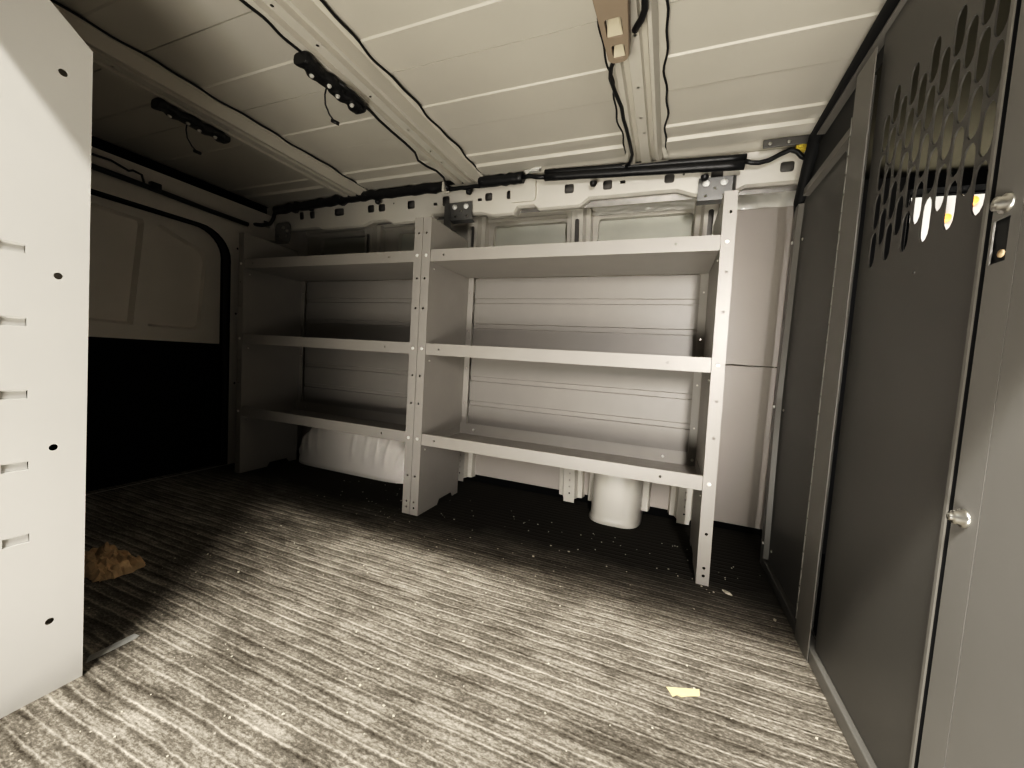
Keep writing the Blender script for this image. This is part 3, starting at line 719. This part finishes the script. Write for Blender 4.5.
scrap('paper_scrap', [(.054, .874), (.119, .898), (.119, .880), (.095, .868), (.083, .860), (.075, .862), (.066, .853)], .002, 'yellow', 'torn pale yellow paper scrap on the floor near the bulkhead door', 'paper')
scrap('tape_strip', [(-1.074, .420), (-1.055, .408), (-1.054, .430), (-1.053, .490), (-1.058, .497), (-1.074, .495)], .001, 'tape', 'grey tape strip stuck to the floor beside the cabinet', 'tape', .0008)
mb = MB()
rnd = random.Random(3)
for k in range(260):
    x = rnd.uniform(-1.5, .36); y = rnd.uniform(.25, 1.62) if k < 200 else rnd.uniform(1.2, 1.65)
    if x < -1.0 and y < .42: continue
    s = rnd.uniform(.0012, .0030)*(1.6 if rnd.random() < .08 else 1); a = rnd.uniform(0, PI)
    pts = [(x+s*rnd.uniform(.6, 1.5)*math.cos(a+t), y+s*rnd.uniform(.5, 1.3)*math.sin(a+t)) for t in (0, 1.5, 3.1, 4.6)]
    n = 4; mb.add([(p, q, .001) for p, q in pts]+[(p, q, .001+s*.7) for p, q in pts], [(4, 5, 6, 7), (3, 2, 1, 0)]+[(i, (i+1) % n, n+(i+1) % n, n+i) for i in range(n)])
tag(obj('floor_crumbs', mb, 'chip', weld=False), 'pale crumbs and grit scattered over the floor mat', 'debris', kind='stuff')
scrap('white_chip', [(.215, 1.352), (.235, 1.343), (.240, 1.330), (.222, 1.336)], .002, 'chip', 'white chip on the dark floor by the right shelving post', 'chip', .004)

# ------------------------------------------------------------------ cab seen through the slots
mb = MB(); rows = []
for x in (.42, .7, 1.1, 1.5, 1.9):
    rows.append([(x, .21, 1.44), (x, .35, 1.47), (x, 1.0, 1.48), (x, 1.6, 1.465), (x, 1.80, 1.445), (x, 1.865, 1.422)])
mb.strip(rows, smooth=True); struct(obj('ceiling_cab', mb, 'head', solid=.01, off=1), 'olive beige cab headliner')
mb = MB(); mb.plate([(.42, 0), (2.2, 0), (2.2, 1.5), (.42, 1.5)], [[(.81, .85), (1.75, .85), (1.55, 1.36), (.79, 1.372)]], XZ(1.93)); struct(obj('wall_cab', mb, 'trimblk', solid=.02), 'dark cab side with the driver window opening')
mb = MB(); mb.box(.42, 1.9, 1.862, 1.93, 1.374, 1.425); struct(obj('trim_8', mb, 'trimblk'), 'black trim above the driver window')
mb = MB(); mb.strip([[(.42, 1.80, 0), (.42, 1.80, 1.40)], [(.76, 1.87, 0), (.76, 1.87, 1.42)], [(.79, 1.93, 0), (.785, 1.93, 1.42)]]); struct(obj('trim_9', mb, 'black', solid=.01), 'black door pillar trim in the cab')
mb = MB(); mb.quad((.81, 1.935, .85), (1.75, 1.935, .85), (1.55, 1.935, 1.36), (.79, 1.935, 1.372)); struct(obj('window_1', mb, 'glass'), 'driver side window glass')
mb = MB(); mb.box(.42, 2.4, .02, 2.0, -.05, .0); struct(obj('floor_cab', mb, 'trimblk'))
mb = MB(); mb.box(1.9, 2.4, .02, 1.95, 0, .85); struct(obj('trim_10', mb, 'trimblk'), 'dark dashboard')
mb = MB(); mb.box(-.5, 4, 2.60, 2.65, -.5, 3); struct(obj('garage_wall', mb, 'hard'), 'bright white garage wall outside the driver window')  # garage wall beyond the cab window
# outside: garage floor and wall, amber lamps
mb = MB(); mb.box(-6, 6, -7, 6, -.52, -.50); struct(obj('ground', mb, 'concrete'), 'concrete garage floor outside the van')
for p, r, lab in (((1.206, 2.596, 1.498), .020, 'round amber lamp outside the driver window, left one seen through the slots'), ((1.295, 2.596, 1.572), .022, 'round amber lamp outside the driver window, right one seen through the slots')):
    mb = MB(); mb.lathe(p, (0, -1, 0), [(r, 0), (r, .01), (r*.8, .02), (0, .026)], 16)
    tag(obj('amber_bulb', mb, 'amber'), lab, 'lamp', 'amber lamps outside the cab window')

# ------------------------------------------------------------------ light
def area(name, loc, target, sx, sy, power, col, spread=180):
    l = bpy.data.lights.new(name, 'AREA'); l.shape = 'RECTANGLE'; l.size = sx; l.size_y = sy; l.energy = power; l.color = col; l.spread = math.radians(spread)
    o = bpy.data.objects.new(name, l); COL.objects.link(o); o.location = loc
    o.rotation_euler = (Vector(target)-Vector(loc)).to_track_quat('-Z', 'Y').to_euler(); return o
area('garage_tube_light', (-.6, -1.40, 3.42), (-.4, .7, 0), 2.4, .14, 285, (1., .968, .905))
area('bounce_fill', (-.22, -.70, .0), (-.08, .95, 1.15), .9, .5, 14.5, (1., .955, .87), 120)  # unseen fill added for light bounced up onto the ceiling
area('front_fill', (.40, -.65, 1.02), (.14, 1.9, .62), .14, .4, 7.6, (1., .955, .92), 72)  # added lamp out of view, brightens shelf lips and far wall
area('low_fill', (-.30, -.70, .14), (-1.15, 1.65, .14), .4, .12, .8, (1., .95, .9), 50)  # extra low lamp, added to lift the wheel arch and lower shelving
area('outer_wall_fill', (1.5, 2.3, .3), (1.4, 2.6, 1.6), 1.0, .15, 30, (1., .97, .93))  # unseen lamp added to whiten the wall outside the driver window
area('headliner_fill', (1.3, 2.35, .6), (1.0, 1.3, 1.44), .8, .2, 1.8, (1., .95, .8))  # added fill so the headliner shows behind the slots
W = bpy.data.worlds.new('garage_air'); S.world = W; W.use_nodes = True
nt = W.node_tree; bg = nt.nodes['Background']
tc = nt.nodes.new('ShaderNodeTexCoord'); sx = nt.nodes.new('ShaderNodeSeparateXYZ'); rp = nt.nodes.new('ShaderNodeValToRGB')
mr = nt.nodes.new('ShaderNodeMapRange'); mr.inputs[1].default_value = -1
nt.links.new(tc.outputs['Generated'], sx.inputs[0]); nt.links.new(sx.outputs[2], mr.inputs[0]); nt.links.new(mr.outputs[0], rp.inputs[0])
rp.color_ramp.elements[0].color = (.62, .57, .49, 1); rp.color_ramp.elements[1].color = (1, .97, .90, 1)
nt.links.new(rp.outputs[0], bg.inputs['Color']); bg.inputs['Strength'].default_value = .05

# ------------------------------------------------------------------ camera (phone held in the doorway)
cam = bpy.data.cameras.new('camera'); co = bpy.data.objects.new('camera', cam); COL.objects.link(co)
R = Matrix(((0.9283507857655962, 0.0809376760890357, -0.3627863161114357), (0.3663827440641182, -0.03467475412415499, 0.9298179102805431), (0.06267777453329866, -0.9961158336336873, -0.06184450310106179)))
r, d, f = R.col[0], R.col[1], R.col[2]
mw = Matrix((( r[0], -d[0], -f[0], 0), (r[1], -d[1], -f[1], 0), (r[2], -d[2], -f[2], .675), (0, 0, 0, 1)))
co.matrix_world = mw
cam.sensor_width = 36; cam.lens = 392.7/1024*36; cam.clip_start = .01
S.camera = co
S.view_settings.view_transform = 'Standard'
S.view_settings.look = 'None'
S.view_settings.exposure = 0

# the phone's tone curve: deep blacks, slightly lifted highlights
S.view_settings.use_curve_mapping = True
cm = S.view_settings.curve_mapping
c = cm.curves[3]
c.points[0].location = (0, 0); c.points[1].location = (1, 1)
for p in ((.03, .015), (.09, .066), (.20, .195), (.45, .50)): c.points.new(*p)
cm.update()
